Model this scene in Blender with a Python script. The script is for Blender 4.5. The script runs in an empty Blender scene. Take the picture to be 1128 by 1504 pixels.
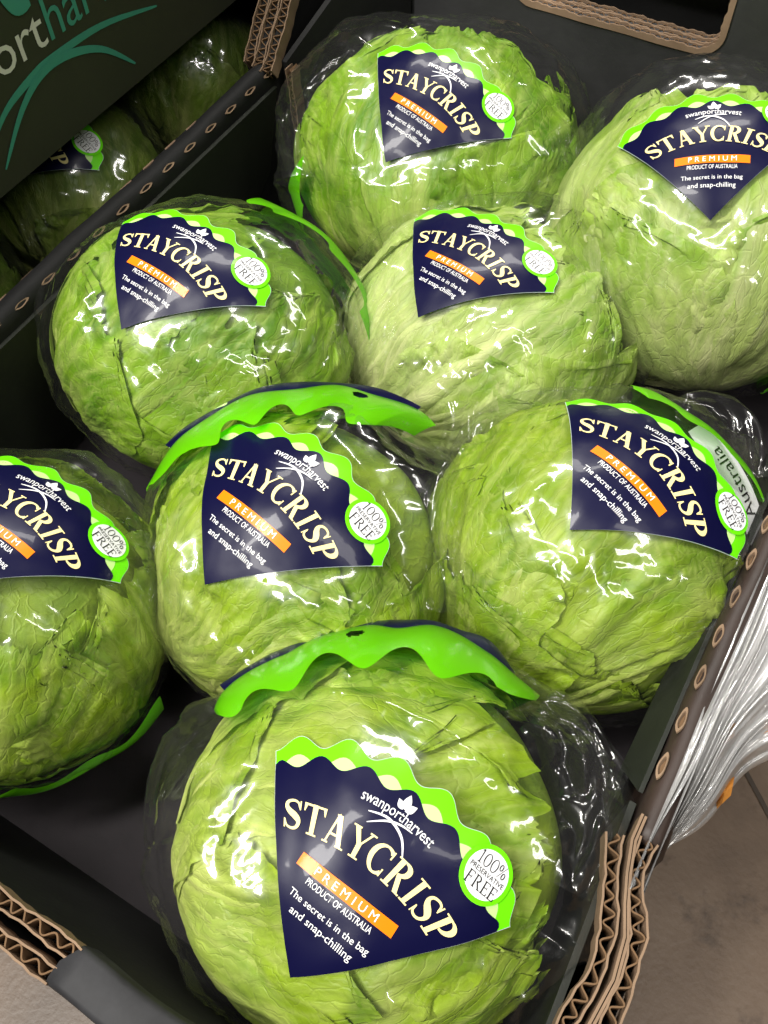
import bpy, bmesh, math, random
import numpy as np
from mathutils import Matrix, Vector

# ---------------------------------------------------------------- camera
SC = bpy.context.scene
COL = SC.collection
cam_d = bpy.data.cameras.new('camera')
cam = bpy.data.objects.new('camera', cam_d); COL.objects.link(cam)
cam_d.sensor_fit = 'VERTICAL'; cam_d.sensor_height = 24.0
cam_d.lens = 24.0*1355/1504
cam_d.clip_start = 0.01; cam_d.clip_end = 50
_fw = Vector((-0.2878, 0.4499, -0.8454)).normalized()
_rt = Vector((0.8623, 0.5058, -0.0244)); _rt = (_rt-_fw*_rt.dot(_fw)).normalized()
_up = _rt.cross(_fw)
m = Matrix((( _rt.x, _up.x, -_fw.x, 0), (_rt.y, _up.y, -_fw.y, 0), (_rt.z, _up.z, -_fw.z, 0.52), (0, 0, 0, 1)))
cam.matrix_world = m
SC.camera = cam

# ---------------------------------------------------------------- light: shop ceiling luminaires
w = bpy.data.worlds.new('World'); SC.world = w; w.use_nodes = True
w.node_tree.nodes['Background'].inputs[0].default_value = (0.9, 0.95, 1.0, 1)
w.node_tree.nodes['Background'].inputs[1].default_value = 0.025
def area(name, loc, size, power, target, col=(1, 0.97, 0.91)):
    d = bpy.data.lights.new(name, 'AREA'); d.shape = 'RECTANGLE'; d.size, d.size_y = size
    d.energy = power; d.color = col
    o = bpy.data.objects.new(name, d); COL.objects.link(o); o.location = loc
    o.rotation_euler = (Vector(target)-Vector(loc)).to_track_quat('-Z', 'Y').to_euler()
    return o
area('ceiling_lamp', (-0.95, -0.75, 2.4), (0.25, 1.5), 72, (-0.5, 0.0, 0))
area('ceiling_lamp', (1.25, 0.30, 2.4), (0.25, 1.5), 22, (0.5, 0.2, 0))
area('ceiling_lamp', (-0.75, 1.65, 2.4), (1.5, 0.25), 42, (-0.3, 0.9, 0))
area('ceiling_lamp', (-0.30, -1.60, 2.4), (1.5, 0.25), 40, (-0.1, -0.4, 0))
SC.view_settings.view_transform = 'Standard'; SC.view_settings.look = 'None'
SC.view_settings.gamma = 1.0; SC.view_settings.use_curve_mapping = False
SC.view_settings.exposure = 0.33
SC.render.engine = 'CYCLES'
SC.cycles.transparent_max_bounces = 16
SC.cycles.max_bounces = 5; SC.cycles.diffuse_bounces = 3; SC.cycles.glossy_bounces = 2; SC.cycles.transmission_bounces = 2
SC.cycles.caustics_reflective = False; SC.cycles.caustics_refractive = False
SC.cycles.use_denoising = True; SC.cycles.use_adaptive_sampling = True; SC.cycles.adaptive_threshold = 0.03

# ---------------------------------------------------------------- numpy noise
_rng = np.random.default_rng(7)
_perm = np.tile(_rng.permutation(256), 2)
_g = _rng.normal(size=(256, 3)); _g /= np.linalg.norm(_g, axis=1)[:, None]
def perlin(P):
    P = np.asarray(P, float); i = np.floor(P).astype(int); f = P-i; i &= 255
    u = f*f*f*(f*(f*6-15)+10)
    def gr(dx, dy, dz):
        h = _perm[_perm[_perm[(i[:, 0]+dx) & 255]+((i[:, 1]+dy) & 255)]+((i[:, 2]+dz) & 255)]
        q = _g[h]; return q[:, 0]*(f[:, 0]-dx)+q[:, 1]*(f[:, 1]-dy)+q[:, 2]*(f[:, 2]-dz)
    def lp(a, b, t): return a+(b-a)*t
    x00 = lp(gr(0, 0, 0), gr(1, 0, 0), u[:, 0]); x10 = lp(gr(0, 1, 0), gr(1, 1, 0), u[:, 0])
    x01 = lp(gr(0, 0, 1), gr(1, 0, 1), u[:, 0]); x11 = lp(gr(0, 1, 1), gr(1, 1, 1), u[:, 0])
    return lp(lp(x00, x10, u[:, 1]), lp(x01, x11, u[:, 1]), u[:, 2])*1.4
def sstep(a, b, x):
    t = np.clip((x-a)/(b-a), 0, 1); return t*t*(3-2*t)
def unit(v): v = np.asarray(v, float); return v/np.linalg.norm(v)

# ---------------------------------------------------------------- materials
def new_mat(name):
    mt = bpy.data.materials.new(name); mt.use_nodes = True
    nt = mt.node_tree; nt.nodes.clear()
    out = nt.nodes.new('ShaderNodeOutputMaterial')
    return mt, nt, out
def N(nt, typ, **kw):
    n = nt.nodes.new('ShaderNode'+typ)
    for k, v in kw.items():
        if k.startswith('i_'):
            key = k[2:].replace('_', ' '); n.inputs[key].default_value = v
        else: setattr(n, k, v)
    return n
def ramp(nt, stops):
    r = N(nt, 'ValToRGB'); e = r.color_ramp.elements
    e[0].position, e[0].color = stops[0][0], (*stops[0][1], 1)
    e[1].position, e[1].color = stops[-1][0], (*stops[-1][1], 1)
    for p, c in stops[1:-1]:
        x = e.new(p); x.color = (*c, 1)
    return r
def print_mat(name, col, rough=0.33, coat=0.10, bump=0.0):
    mt, nt, out = new_mat(name)
    b = N(nt, 'BsdfPrincipled'); b.inputs['Base Color'].default_value = (*col, 1)
    b.inputs['Roughness'].default_value = rough; b.inputs['Specular IOR Level'].default_value = 0.2
    b.inputs['Coat Weight'].default_value = coat; b.inputs['Coat Roughness'].default_value = 0.05
    tc = N(nt, 'TexCoord'); nz = N(nt, 'TexNoise'); nz.inputs['Scale'].default_value = 55; nz.inputs['Detail'].default_value = 2
    bp = N(nt, 'Bump'); bp.inputs['Strength'].default_value = 0.05; bp.inputs['Distance'].default_value = 0.002
    nt.links.new(tc.outputs['Object'], nz.inputs['Vector']); nt.links.new(nz.outputs['Fac'], bp.inputs['Height'])
    nt.links.new(bp.outputs[0], b.inputs['Normal']); nt.links.new(bp.outputs[0], b.inputs['Coat Normal'])
    nt.links.new(b.outputs[0], out.inputs[0]); return mt
M_NAVY = print_mat('print_navy', (0.0028, 0.0028, 0.027))
M_LIME = print_mat('print_lime', (0.14, 0.72, 0.004))
M_PALE = print_mat('print_pale_green', (0.50, 0.78, 0.26))
M_CREAM = print_mat('print_cream', (0.85, 0.72, 0.33))
M_WHITE = print_mat('print_white', (0.80, 0.80, 0.82))
M_ORANGE = print_mat('print_orange', (0.92, 0.20, 0.004))
M_INK = print_mat('print_ink', (0.012, 0.012, 0.012))
M_BORDER = print_mat('print_white_edge', (0.45, 0.5, 0.5))

def band_mat():
    mt, nt, out = new_mat('print_lime_film')
    b = N(nt, 'BsdfPrincipled'); b.inputs['Base Color'].default_value = (0.15, 0.60, 0.003, 1)
    b.inputs['Roughness'].default_value = 0.28; b.inputs['Coat Weight'].default_value = 0.5
    t = N(nt, 'BsdfTranslucent'); t.inputs[0].default_value = (0.16, 0.65, 0.004, 1)
    mx = N(nt, 'MixShader'); mx.inputs[0].default_value = 0.35
    nt.links.new(b.outputs[0], mx.inputs[1]); nt.links.new(t.outputs[0], mx.inputs[2]); nt.links.new(mx.outputs[0], out.inputs[0])
    return mt
M_BAND = band_mat()

def film_mat(name, base=0.072, haze=0.006, rough=0.06, scale=45, bstr=0.16, stretch=(1, 1, 1)):
    mt, nt, out = new_mat(name)
    tr = N(nt, 'BsdfTransparent'); tr.inputs[0].default_value = (0.975, 0.975, 0.97, 1)
    gl = N(nt, 'BsdfGlossy'); gl.inputs['Roughness'].default_value = rough
    df = N(nt, 'BsdfDiffuse'); df.inputs[0].default_value = (0.8, 0.8, 0.8, 1)
    tc = N(nt, 'TexCoord')
    nz = N(nt, 'TexNoise'); nz.inputs['Scale'].default_value = scale; nz.inputs['Detail'].default_value = 2.5; nz.inputs['Distortion'].default_value = 0.6
    bp = N(nt, 'Bump'); bp.inputs['Strength'].default_value = bstr; bp.inputs['Distance'].default_value = 0.004
    mp = N(nt, 'Mapping'); mp.inputs['Scale'].default_value = stretch
    nt.links.new(tc.outputs['Object'], mp.inputs[0]); nt.links.new(mp.outputs[0], nz.inputs['Vector']); nt.links.new(nz.outputs['Fac'], bp.inputs['Height'])
    nt.links.new(bp.outputs[0], gl.inputs['Normal'])
    lw = N(nt, 'LayerWeight'); lw.inputs[0].default_value = 0.5; nt.links.new(bp.outputs[0], lw.inputs['Normal'])
    pw = N(nt, 'Math', operation='POWER'); nt.links.new(lw.outputs['Facing'], pw.inputs[0]); pw.inputs[1].default_value = 4.0
    ml = N(nt, 'Math', operation='MULTIPLY_ADD'); nt.links.new(pw.outputs[0], ml.inputs[0]); ml.inputs[1].default_value = 0.55; ml.inputs[2].default_value = base
    ml.use_clamp = True
    m0 = N(nt, 'MixShader'); m0.inputs[0].default_value = haze
    nt.links.new(tr.outputs[0], m0.inputs[1]); nt.links.new(df.outputs[0], m0.inputs[2])
    m1 = N(nt, 'MixShader'); nt.links.new(ml.outputs[0], m1.inputs[0]); nt.links.new(m0.outputs[0], m1.inputs[1])
    g2 = N(nt, 'BsdfGlossy'); g2.inputs['Roughness'].default_value = rough+0.17; nt.links.new(bp.outputs[0], g2.inputs['Normal'])
    mg = N(nt, 'MixShader'); mg.inputs[0].default_value = 0.36; nt.links.new(gl.outputs[0], mg.inputs[1]); nt.links.new(g2.outputs[0], mg.inputs[2])
    nt.links.new(mg.outputs[0], m1.inputs[2])
    nt.links.new(m1.outputs[0], out.inputs[0])
    return mt
M_BAG = film_mat('clear_bag_film')
M_WRAP = film_mat('stretch_wrap_film', base=0.24, haze=0.34, rough=0.13, scale=150, bstr=0.6, stretch=(1, .06, 1))

def lettuce_mat(name, dark, green, pale):
    mt, nt, out = new_mat(name)
    L = nt.links.new
    tc = N(nt, 'TexCoord'); uv = N(nt, 'UVMap')
    av = N(nt, 'Attribute', attribute_name='vein'); ap = N(nt, 'Attribute', attribute_name='pale')
    nz = N(nt, 'TexNoise'); nz.inputs['Scale'].default_value = 28; nz.inputs['Detail'].default_value = 5; nz.inputs['Distortion'].default_value = 0.8
    L(tc.outputs['Object'], nz.inputs['Vector'])
    base = ramp(nt, [(0.32, dark), (0.62, green)]); L(nz.outputs['Fac'], base.inputs[0])
    # fine net of veins
    nw = N(nt, 'TexNoise'); nw.inputs['Scale'].default_value = 9; nw.inputs['Detail'].default_value = 3
    L(uv.outputs[0], nw.inputs['Vector'])
    wm = N(nt, 'Mix', data_type='VECTOR'); wm.inputs[0].default_value = 0.10
    L(uv.outputs[0], wm.inputs[4]); L(nw.outputs['Color'], wm.inputs[5])
    mp = N(nt, 'Mapping'); mp.inputs['Scale'].default_value = (30, 15, 1); L(wm.outputs[1], mp.inputs[0])
    vo = N(nt, 'TexVoronoi', feature='DISTANCE_TO_EDGE'); vo.inputs['Scale'].default_value = 1.0
    L(mp.outputs[0], vo.inputs['Vector'])
    vr = N(nt, 'MapRange'); vr.inputs[1].default_value = 0.0; vr.inputs[2].default_value = 0.09; vr.inputs[3].default_value = 1; vr.inputs[4].default_value = 0
    L(vo.outputs['Distance'], vr.inputs[0])
    # combined pale amount
    a1 = N(nt, 'Math', operation='MULTIPLY'); L(av.outputs['Fac'], a1.inputs[0]); a1.inputs[1].default_value = 0.42
    a2 = N(nt, 'Math', operation='MULTIPLY_ADD'); L(vr.outputs[0], a2.inputs[0]); a2.inputs[1].default_value = 0.07; L(a1.outputs[0], a2.inputs[2])
    a3 = N(nt, 'Math', operation='ADD', use_clamp=True); L(a2.outputs[0], a3.inputs[0]); L(ap.outputs['Fac'], a3.inputs[1])
    mx = N(nt, 'Mix', data_type='RGBA'); L(a3.outputs[0], mx.inputs[0]); L(base.outputs[0], mx.inputs[6]); mx.inputs[7].default_value = (*pale, 1)
    # bump
    h1 = N(nt, 'TexNoise'); h1.inputs['Scale'].default_value = 70; h1.inputs['Detail'].default_value = 4; h1.inputs['Roughness'].default_value = 0.65
    L(tc.outputs['Object'], h1.inputs['Vector'])
    m2 = N(nt, 'Mapping'); m2.inputs['Scale'].default_value = (30, 6, 1); L(wm.outputs[1], m2.inputs[0])
    h2 = N(nt, 'TexNoise'); h2.inputs['Scale'].default_value = 1.0; h2.inputs['Detail'].default_value = 5; h2.inputs['Roughness'].default_value = 0.6; h2.inputs['Distortion'].default_value = 0.9
    L(m2.outputs[0], h2.inputs['Vector'])
    ha = N(nt, 'Math', operation='MULTIPLY_ADD'); L(h2.outputs['Fac'], ha.inputs[0]); ha.inputs[1].default_value = 0.9; L(h1.outputs['Fac'], ha.inputs[2])
    sr = N(nt, 'MapRange'); sr.inputs[1].default_value = 0.38; sr.inputs[2].default_value = 0.66; sr.inputs[3].default_value = 0.84; sr.inputs[4].default_value = 1.08; L(h2.outputs['Fac'], sr.inputs[0])
    cm = N(nt, 'Mix', data_type='RGBA', blend_type='MULTIPLY'); cm.inputs[0].default_value = 1.0; L(mx.outputs[2], cm.inputs[6]); L(sr.outputs[0], cm.inputs[7])
    hs = N(nt, 'Math', operation='MULTIPLY_ADD'); L(vr.outputs[0], hs.inputs[0]); hs.inputs[1].default_value = 0.35; L(ha.outputs[0], hs.inputs[2])
    bp = N(nt, 'Bump'); bp.inputs['Strength'].default_value = 0.4; bp.inputs['Distance'].default_value = 0.0016; L(hs.outputs[0], bp.inputs['Height'])
    b = N(nt, 'BsdfPrincipled'); b.inputs['Roughness'].default_value = 0.42
    b.inputs['Specular IOR Level'].default_value = 0.3
    L(cm.outputs[2], b.inputs['Base Color']); L(bp.outputs[0], b.inputs['Normal'])
    t = N(nt, 'BsdfTranslucent'); L(cm.outputs[2], t.inputs[0]); L(bp.outputs[0], t.inputs['Normal'])
    ms = N(nt, 'MixShader'); ms.inputs[0].default_value = 0.22; L(b.outputs[0], ms.inputs[1]); L(t.outputs[0], ms.inputs[2])
    L(ms.outputs[0], out.inputs[0])
    return mt

def card_mat(name, col, rough=0.55, spec=0.35, grain=240, var=0.25):
    mt, nt, out = new_mat(name); L = nt.links.new
    tc = N(nt, 'TexCoord')
    n1 = N(nt, 'TexNoise'); n1.inputs['Scale'].default_value = grain; n1.inputs['Detail'].default_value = 4
    n2 = N(nt, 'TexNoise'); n2.inputs['Scale'].default_value = 14; n2.inputs['Detail'].default_value = 6; n2.inputs['Roughness'].default_value = 0.65
    L(tc.outputs['Object'], n1.inputs[0]); L(tc.outputs['Object'], n2.inputs[0])
    r = ramp(nt, [(0.3, tuple(c*(1-var) for c in col)), (0.7, tuple(c*(1+var) for c in col))]); L(n2.outputs['Fac'], r.inputs[0])
    rr = N(nt, 'MapRange'); rr.inputs[3].default_value = rough-0.12; rr.inputs[4].default_value = rough+0.12; L(n2.outputs['Fac'], rr.inputs[0])
    bp = N(nt, 'Bump'); bp.inputs['Strength'].default_value = 0.2; bp.inputs['Distance'].default_value = 0.0008; L(n1.outputs['Fac'], bp.inputs['Height'])
    b = N(nt, 'BsdfPrincipled'); b.inputs['Specular IOR Level'].default_value = spec
    L(r.outputs[0], b.inputs['Base Color']); L(rr.outputs[0], b.inputs['Roughness']); L(bp.outputs[0], b.inputs['Normal']); L(b.outputs[0], out.inputs[0])
    return mt
M_BLACK = card_mat('black_board', (0.009, 0.009, 0.009), rough=.65, spec=.2)
M_FLOORC = card_mat('black_board_base', (0.026, 0.022, 0.025), rough=0.7, spec=.2, var=0.35)
M_GREENBLK = card_mat('dark_green_board', (0.010, 0.012, 0.008))
M_KRAFT = card_mat('raw_brown_board', (0.205, 0.138, 0.090), rough=0.85, spec=0.1, var=0.3)
M_KRAFTD = card_mat('brown_flute', (0.13, 0.078, 0.042), rough=0.9, spec=0.1, var=0.3)
M_TEAL = card_mat('teal_ink', (0.045, 0.25, 0.19), var=0.1)
M_OFFW = card_mat('offwhite_ink', (0.62, 0.60, 0.55), var=0.08)
M_SCRAP = card_mat('orange_scrap', (0.50, 0.20, 0.035), var=0.3)

def concrete_mat():
    mt, nt, out = new_mat('concrete'); L = nt.links.new
    tc = N(nt, 'TexCoord')
    n1 = N(nt, 'TexNoise'); n1.inputs['Scale'].default_value = 5; n1.inputs['Detail'].default_value = 8; n1.inputs['Roughness'].default_value = 0.62; n1.inputs['Distortion'].default_value = 0.4
    n2 = N(nt, 'TexNoise'); n2.inputs['Scale'].default_value = 160; n2.inputs['Detail'].default_value = 3
    n3 = N(nt, 'TexNoise'); n3.inputs['Scale'].default_value = 17; n3.inputs['Detail'].default_value = 5; n3.inputs['Roughness'].default_value = 0.7
    for n in (n1, n2, n3): L(tc.outputs['Object'], n.inputs[0])
    r = ramp(nt, [(0.3, (0.085, 0.054, 0.033)), (0.5, (0.150, 0.098, 0.062)), (0.7, (0.205, 0.142, 0.095))]); L(n1.outputs['Fac'], r.inputs[0])
    st = ramp(nt, [(0.30, (0.45, 0.42, 0.40)), (0.42, (1, 1, 1))]); L(n3.outputs['Fac'], st.inputs[0])
    mu = N(nt, 'Mix', data_type='RGBA', blend_type='MULTIPLY'); mu.inputs[0].default_value = 0.8; L(r.outputs[0], mu.inputs[6]); L(st.outputs[0], mu.inputs[7])
    bp = N(nt, 'Bump'); bp.inputs['Strength'].default_value = 0.2; bp.inputs['Distance'].default_value = 0.002; L(n2.outputs['Fac'], bp.inputs['Height'])
    b = N(nt, 'BsdfPrincipled'); b.inputs['Roughness'].default_value = 0.45
    L(mu.outputs[2], b.inputs['Base Color']); L(bp.outputs[0], b.inputs['Normal']); L(b.outputs[0], out.inputs[0])
    return mt
M_CONC = concrete_mat()
M_JOINT = card_mat('joint_filler', (0.075, 0.058, 0.045), rough=0.8)

# ---------------------------------------------------------------- object helpers
def mesh_obj(name, V, F, mat, parent=None, smooth=False, uv=None, attrs=None):
    me = bpy.data.meshes.new(name)
    V = np.asarray(V, float)
    if isinstance(F, np.ndarray):
        k = F.shape[1]
        me.vertices.add(len(V)); me.vertices.foreach_set('co', V.ravel())
        me.loops.add(F.size); me.loops.foreach_set('vertex_index', F.ravel().astype(np.int32))
        me.polygons.add(len(F)); me.polygons.foreach_set('loop_start', np.arange(0, F.size, k, dtype=np.int32))
        me.update(calc_edges=True)
    else:
        me.from_pydata([tuple(v) for v in V], [], [tuple(f) for f in F])
    if smooth: me.polygons.foreach_set('use_smooth', [True]*len(me.polygons))
    if uv is not None:
        li = np.empty(len(me.loops), np.int32); me.loops.foreach_get('vertex_index', li)
        l = me.uv_layers.new(name='UVMap'); l.data.foreach_set('uv', uv[li].ravel())
    for k, a in (attrs or {}).items():
        at = me.attributes.new(k, 'FLOAT', 'POINT'); at.data.foreach_set('value', np.asarray(a, np.float32))
    me.materials.append(mat)
    o = bpy.data.objects.new(name, me); COL.objects.link(o)
    if parent: o.parent = parent
    return o
def empty(name, loc, label, cat, group=None):
    o = bpy.data.objects.new(name, None); COL.objects.link(o); o.location = loc; o.empty_display_size = 0.02
    o['label'] = label; o['category'] = cat
    if group: o['group'] = group
    return o
def grid_faces(nu, nv, closed=False):
    i = np.arange(nu-1 if not closed else nu)[:, None]; j = np.arange(nv-1)[None, :]
    a = i*nv+j; b = ((i+1) % nu)*nv+j
    return np.stack([a, b, b+1, a+1], -1).reshape(-1, 4)
class MB:
    def __init__(s): s.v = []; s.f = []
    def add(s, V, F):
        o = len(s.v); s.v += [tuple(map(float, p)) for p in V]; s.f += [tuple(int(i)+o for i in f) for f in F]
    def box(s, a, b):
        (x0, y0, z0), (x1, y1, z1) = a, b
        s.add([(x0, y0, z0), (x1, y0, z0), (x1, y1, z0), (x0, y1, z0), (x0, y0, z1), (x1, y0, z1), (x1, y1, z1), (x0, y1, z1)],
              [(0, 3, 2, 1), (4, 5, 6, 7), (0, 1, 5, 4), (1, 2, 6, 5), (2, 3, 7, 6), (3, 0, 4, 7)])
    def hexa(s, P):   # 8 corners, bottom 4 ccw then top 4
        s.add(P, [(0, 3, 2, 1), (4, 5, 6, 7), (0, 1, 5, 4), (1, 2, 6, 5), (2, 3, 7, 6), (3, 0, 4, 7)])
    def prism(s, poly, off):   # planar polygon extruded by a vector
        n = len(poly); off = np.array(off)
        V = [np.array(p, float) for p in poly]; V += [p+off for p in V[:n]]
        s.add(V, [tuple(range(n))[::-1], tuple(range(n, 2*n))]+[(i, (i+1) % n, (i+1) % n+n, i+n) for i in range(n)])
    def build(s, name, mat, parent=None, smooth=False): return mesh_obj(name, s.v, s.f, mat, parent, smooth)

# ---------------------------------------------------------------- flat lettering (2D, label units)
_txt = {}
def text2d(body, align='CENTER'):
    key = (body, align)
    if key not in _txt:
        c = bpy.data.curves.new('t', 'FONT'); c.body = body; c.align_x = align; c.resolution_u = 3; c.size = 1.0
        o = bpy.data.objects.new('t', c); COL.objects.link(o)
        dg = bpy.context.evaluated_depsgraph_get()
        me = bpy.data.meshes.new_from_object(o.evaluated_get(dg))
        V = np.array([v.co[:2] for v in me.vertices]).reshape(-1, 2); F = [tuple(p.vertices) for p in me.polygons]
        COL.objects.unlink(o); bpy.data.objects.remove(o); bpy.data.curves.remove(c); bpy.data.meshes.remove(me)
        _txt[key] = (V, F)
    V, F = _txt[key]; return V.copy(), list(F)
def fit_text(body, width, height=None):
    V, F = text2d(body); V[:, 0] -= (V[:, 0].max()+V[:, 0].min())/2
    k = width/np.ptp(V[:, 0]); V[:, 0] *= k
    V[:, 1] *= (height/np.ptp(V[:, 1]) if height else k)
    return V, F
def stroke(pts, wid):
    P = np.array(pts, float); T = np.gradient(P, axis=0); T /= np.linalg.norm(T, axis=1)[:, None]+1e-9
    n = np.stack([-T[:, 1], T[:, 0]], 1)*np.array(wid)[:, None]/2
    V = np.concatenate([P+n, P-n]); k = len(P)
    return V, [(i+k, i+1+k, i+1, i) for i in range(k-1)]
def spl(pts, n=26):
    P = np.array(pts, float); t = np.linspace(0, len(P)-1, n); out = []
    for x in t:
        i = min(int(x), len(P)-2); f = x-i
        p0, p1, p2, p3 = P[max(i-1, 0)], P[i], P[i+1], P[min(i+2, len(P)-1)]
        out.append(0.5*((2*p1)+(-p0+p2)*f+(2*p0-5*p1+4*p2-p3)*f*f+(-p0+3*p1-3*p2+p3)*f**3))
    return np.array(out)
def glyph(ch, k=0.2, h=0.075):
    S = []
    def R(x0, y0, x1, y1): S.append((np.array([(x0, y0), (x1, y0), (x1, y1), (x0, y1)]), [(0, 1, 2, 3)]))
    def Q(*p): S.append((np.array(p, float), [tuple(range(len(p)))]))
    def diag(x0, x1, wd, y0=0., y1=1.): Q((x0-wd/2, y0), (x0+wd/2, y0), (x1+wd/2, y1), (x1-wd/2, y1))
    def arc(cx, cy, rx, ry, a0, a1, n=26):
        a = np.radians(np.linspace(a0, a1, n)); P = np.stack([cx+rx*np.cos(a), cy+ry*np.sin(a)], 1)
        S.append(stroke(P, h+(k*1.05-h)*np.abs(np.cos(a))**1.5))
    sf = 0.055; wdt = 0.9
    if ch == 'T':
        R(.46-k/2, 0, .46+k/2, 1); R(.02, .93, .90, 1); Q((.02, .93), (.02, .72), (.06, .72), (.14, .93)); Q((.90, .93), (.78, .93), (.86, .72), (.90, .72)); R(.46-k*1.1, 0, .46+k*1.1, sf); wdt = .92
    elif ch == 'A':
        diag(.13, .44, h*1.1); diag(.80, .46, k*1.08); R(.22, .30, .68, .30+h); R(0, 0, .27, sf); R(.62, 0, 1.0, sf); Q((.40, .97), (.52, .97), (.46, 1.04)); wdt = 1.0
    elif ch == 'Y':
        diag(.46, .13, k, .45, 1); diag(.48, .80, h*1.1, .45, 1); R(.46-k/2, 0, .46+k/2, .52); R(.46-k*1.1, 0, .46+k*1.1, sf); R(-.02, 1-sf, .30, 1); R(.66, 1-sf, .94, 1); wdt = .92
    elif ch == 'C':
        arc(.50, .5, .41, .47, 48, 312); R(.77, .68, .83, .97); R(.77, .03, .83, .30); wdt = .9
    elif ch in 'RP':
        R(.14, 0, .14+k, 1); R(.03, 1-sf, .40, 1); R(.03, 0, .14+k*1.5, sf)
        if ch == 'R':
            arc(.36, .74, .30, .225, 90, -90, 16); Q((.36, .5), (.36+k, .52), (.92, 0), (.92-k*1.15, 0)); R(.68, 0, .98, sf); wdt = .95
        else: arc(.36, .71, .31, .255, 90, -90, 16); wdt = .76
    elif ch == 'I':
        R(.16, 0, .16+k, 1); R(.04, 0, .28+k, sf); R(.04, 1-sf, .28+k, 1); wdt = .34+k
    elif ch == 'S':
        P = spl([(.66, .74), (.58, .91), (.40, .96), (.20, .88), (.16, .72), (.28, .58), (.46, .48), (.62, .36), (.65, .22), (.55, .08), (.36, .035), (.17, .10), (.09, .28)], 34)
        t = np.linspace(0, 1, 34); S.append(stroke(P, h+(k*1.15-h)*np.exp(-((t-.5)/.2)**2))); R(.65, .68, .70, .98); R(.06, .02, .11, .32); wdt = .76
    elif ch in 'EF':
        R(.12, 0, .12+k, 1); R(.02, 1-sf, .68, 1); R(.14, .5, .52, .5+sf); Q((.68, 1-sf), (.60, 1-sf), (.64, .78), (.68, .78)); R(.49, .40, .53, .66); wdt = .74
        if ch == 'E': R(.02, 0, .70, sf); Q((.70, sf), (.70, .24), (.66, .24), (.60, sf))
        else: R(.02, 0, .14+k*1.6, sf)
    elif ch == '1':
        R(.20, 0, .20+k, 1); R(.06, 0, .34+k, sf); Q((.20, 1), (.04, .86), (.04, .80), (.20, .88)); wdt = .5
    elif ch == '0':
        arc(.40, .5, .31, .47, 0, 360, 30); wdt = .8
    elif ch == '%':
        arc(.22, .72, .15, .22, 0, 360, 20); arc(.72, .28, .15, .22, 0, 360, 20); diag(.2, .74, h); wdt = .95
    return S, wdt
def serif_word(word, cap, squeeze=1.0, gap=0.05, k=0.2, h=0.075):
    V = []; F = []; Z = []; x = 0.0
    for ch in word:
        S, wd = glyph(ch, k, h)
        for i, (v, f) in enumerate(S):
            o = len(V); V += [(p[0]+x, p[1]) for p in v]; Z += [i]*len(v); F += [tuple(a+o for a in q) for q in f]
        x += wd+gap
    V = np.array(V); V[:, 0] -= (x-gap)/2; V *= cap; V[:, 0] *= squeeze
    return V, F, np.array(Z, float)

# every printed piece of the label: name, 2D verts, faces, layer height (mm), material; apex at the origin, unit = radius
HALF = math.radians(43.5)
def sector(outer, inner, t0, t1, nt=90, nr=22):
    th = np.linspace(t0, t1, nt); V = []
    for t in th:
        r = np.linspace(inner, outer(t), nr); V += [(q*math.sin(t), q*math.cos(t)) for q in r]
    return np.array(V), grid_faces(nt, nr)[:, ::-1]
PER = 2*HALF/6
def o_lime(t): return .952+.030*math.cos(2*math.pi*(t+HALF-PER/2)/PER)
def o_pale(t): return .868+.027*math.cos(2*math.pi*(t+HALF-PER/2)/PER)
def o_navy(t):
    r = .862-.026*math.cos(2*math.pi*(t+HALF-PER/2)/PER)
    e = (HALF-abs(t))/math.radians(3)
    return r-(0.03*(1-e)**2 if e < 1 else 0)
def disc(cx, cy, r, n=40):
    V = [(cx, cy)]; F = []
    for q, rr in enumerate((r*.5, r)):
        V += [(cx+rr*math.cos(2*math.pi*i/n), cy+rr*math.sin(2*math.pi*i/n)) for i in range(n)]
    for i in range(n):
        j = (i+1) % n; F += [(0, 1+i, 1+j), (1+i, 1+n+i, 1+n+j, 1+j)]
    return np.array(V), F
def bend(V, rho, flat=0.0):
    """lay text whose baseline is y=0 on an arc of radius rho about the apex"""
    th = V[:, 0]/rho; r = rho+V[:, 1]+flat*th**2
    return np.stack([r*np.sin(th), r*np.cos(th)], 1)
def leaf2d(cx, cy, ang, ln, wd, n=10):
    t = np.linspace(0, 1, n); y = wd*np.sin(np.pi*t**.8); pts = [(a*ln, b/2) for a, b in zip(t, y)]+[(a*ln, -b/2) for a, b in zip(t[-2:0:-1], y[-2:0:-1])]
    c, s = math.cos(ang), math.sin(ang)
    return np.array([(cx+c*x-s*yy, cy+s*x+c*yy) for x, yy in pts]), [tuple(range(len(pts)))]
def join2d(items):
    V = []; F = []
    for v, f in items:
        o = len(V); V += [tuple(p) for p in v]; F += [tuple(int(i)+o for i in q) for q in f]
    return np.array(V), F
LABEL = []
def lab(name, V, F, z, mat, zz=None): LABEL.append((name, V, F, z, mat, zz))
lab('label', *sector(o_navy, 0.0, -HALF, HALF), .42, M_NAVY)
lab('white_edge', *sector(lambda t: o_lime(t)+.003, 0.0, -HALF-.004, HALF+.004), .14, M_BORDER)
lab('lime_border', *sector(o_lime, .5, -HALF, HALF, nr=10), .22, M_LIME)
lab('pale_scallops', *sector(o_pale, .5, -HALF+.02, HALF-.02, nr=8), .30, M_PALE)
V, F, Z = serif_word('STAYCRISP', .122, .765, gap=.05)
lab('brand_lettering', bend(V, .528, .11), F, .86, M_CREAM, Z*.012)
n = 16; bx = np.linspace(-.235, .235, n); V = np.array([(x, y-.10*x*x) for x in bx for y in (.378, .432)])
lab('premium_bar', V, grid_faces(n, 2)[:, ::-1], .80, M_ORANGE)
V, F = fit_text('P R E M I U M', .30, .034); V[:, 1] += .388
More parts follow.
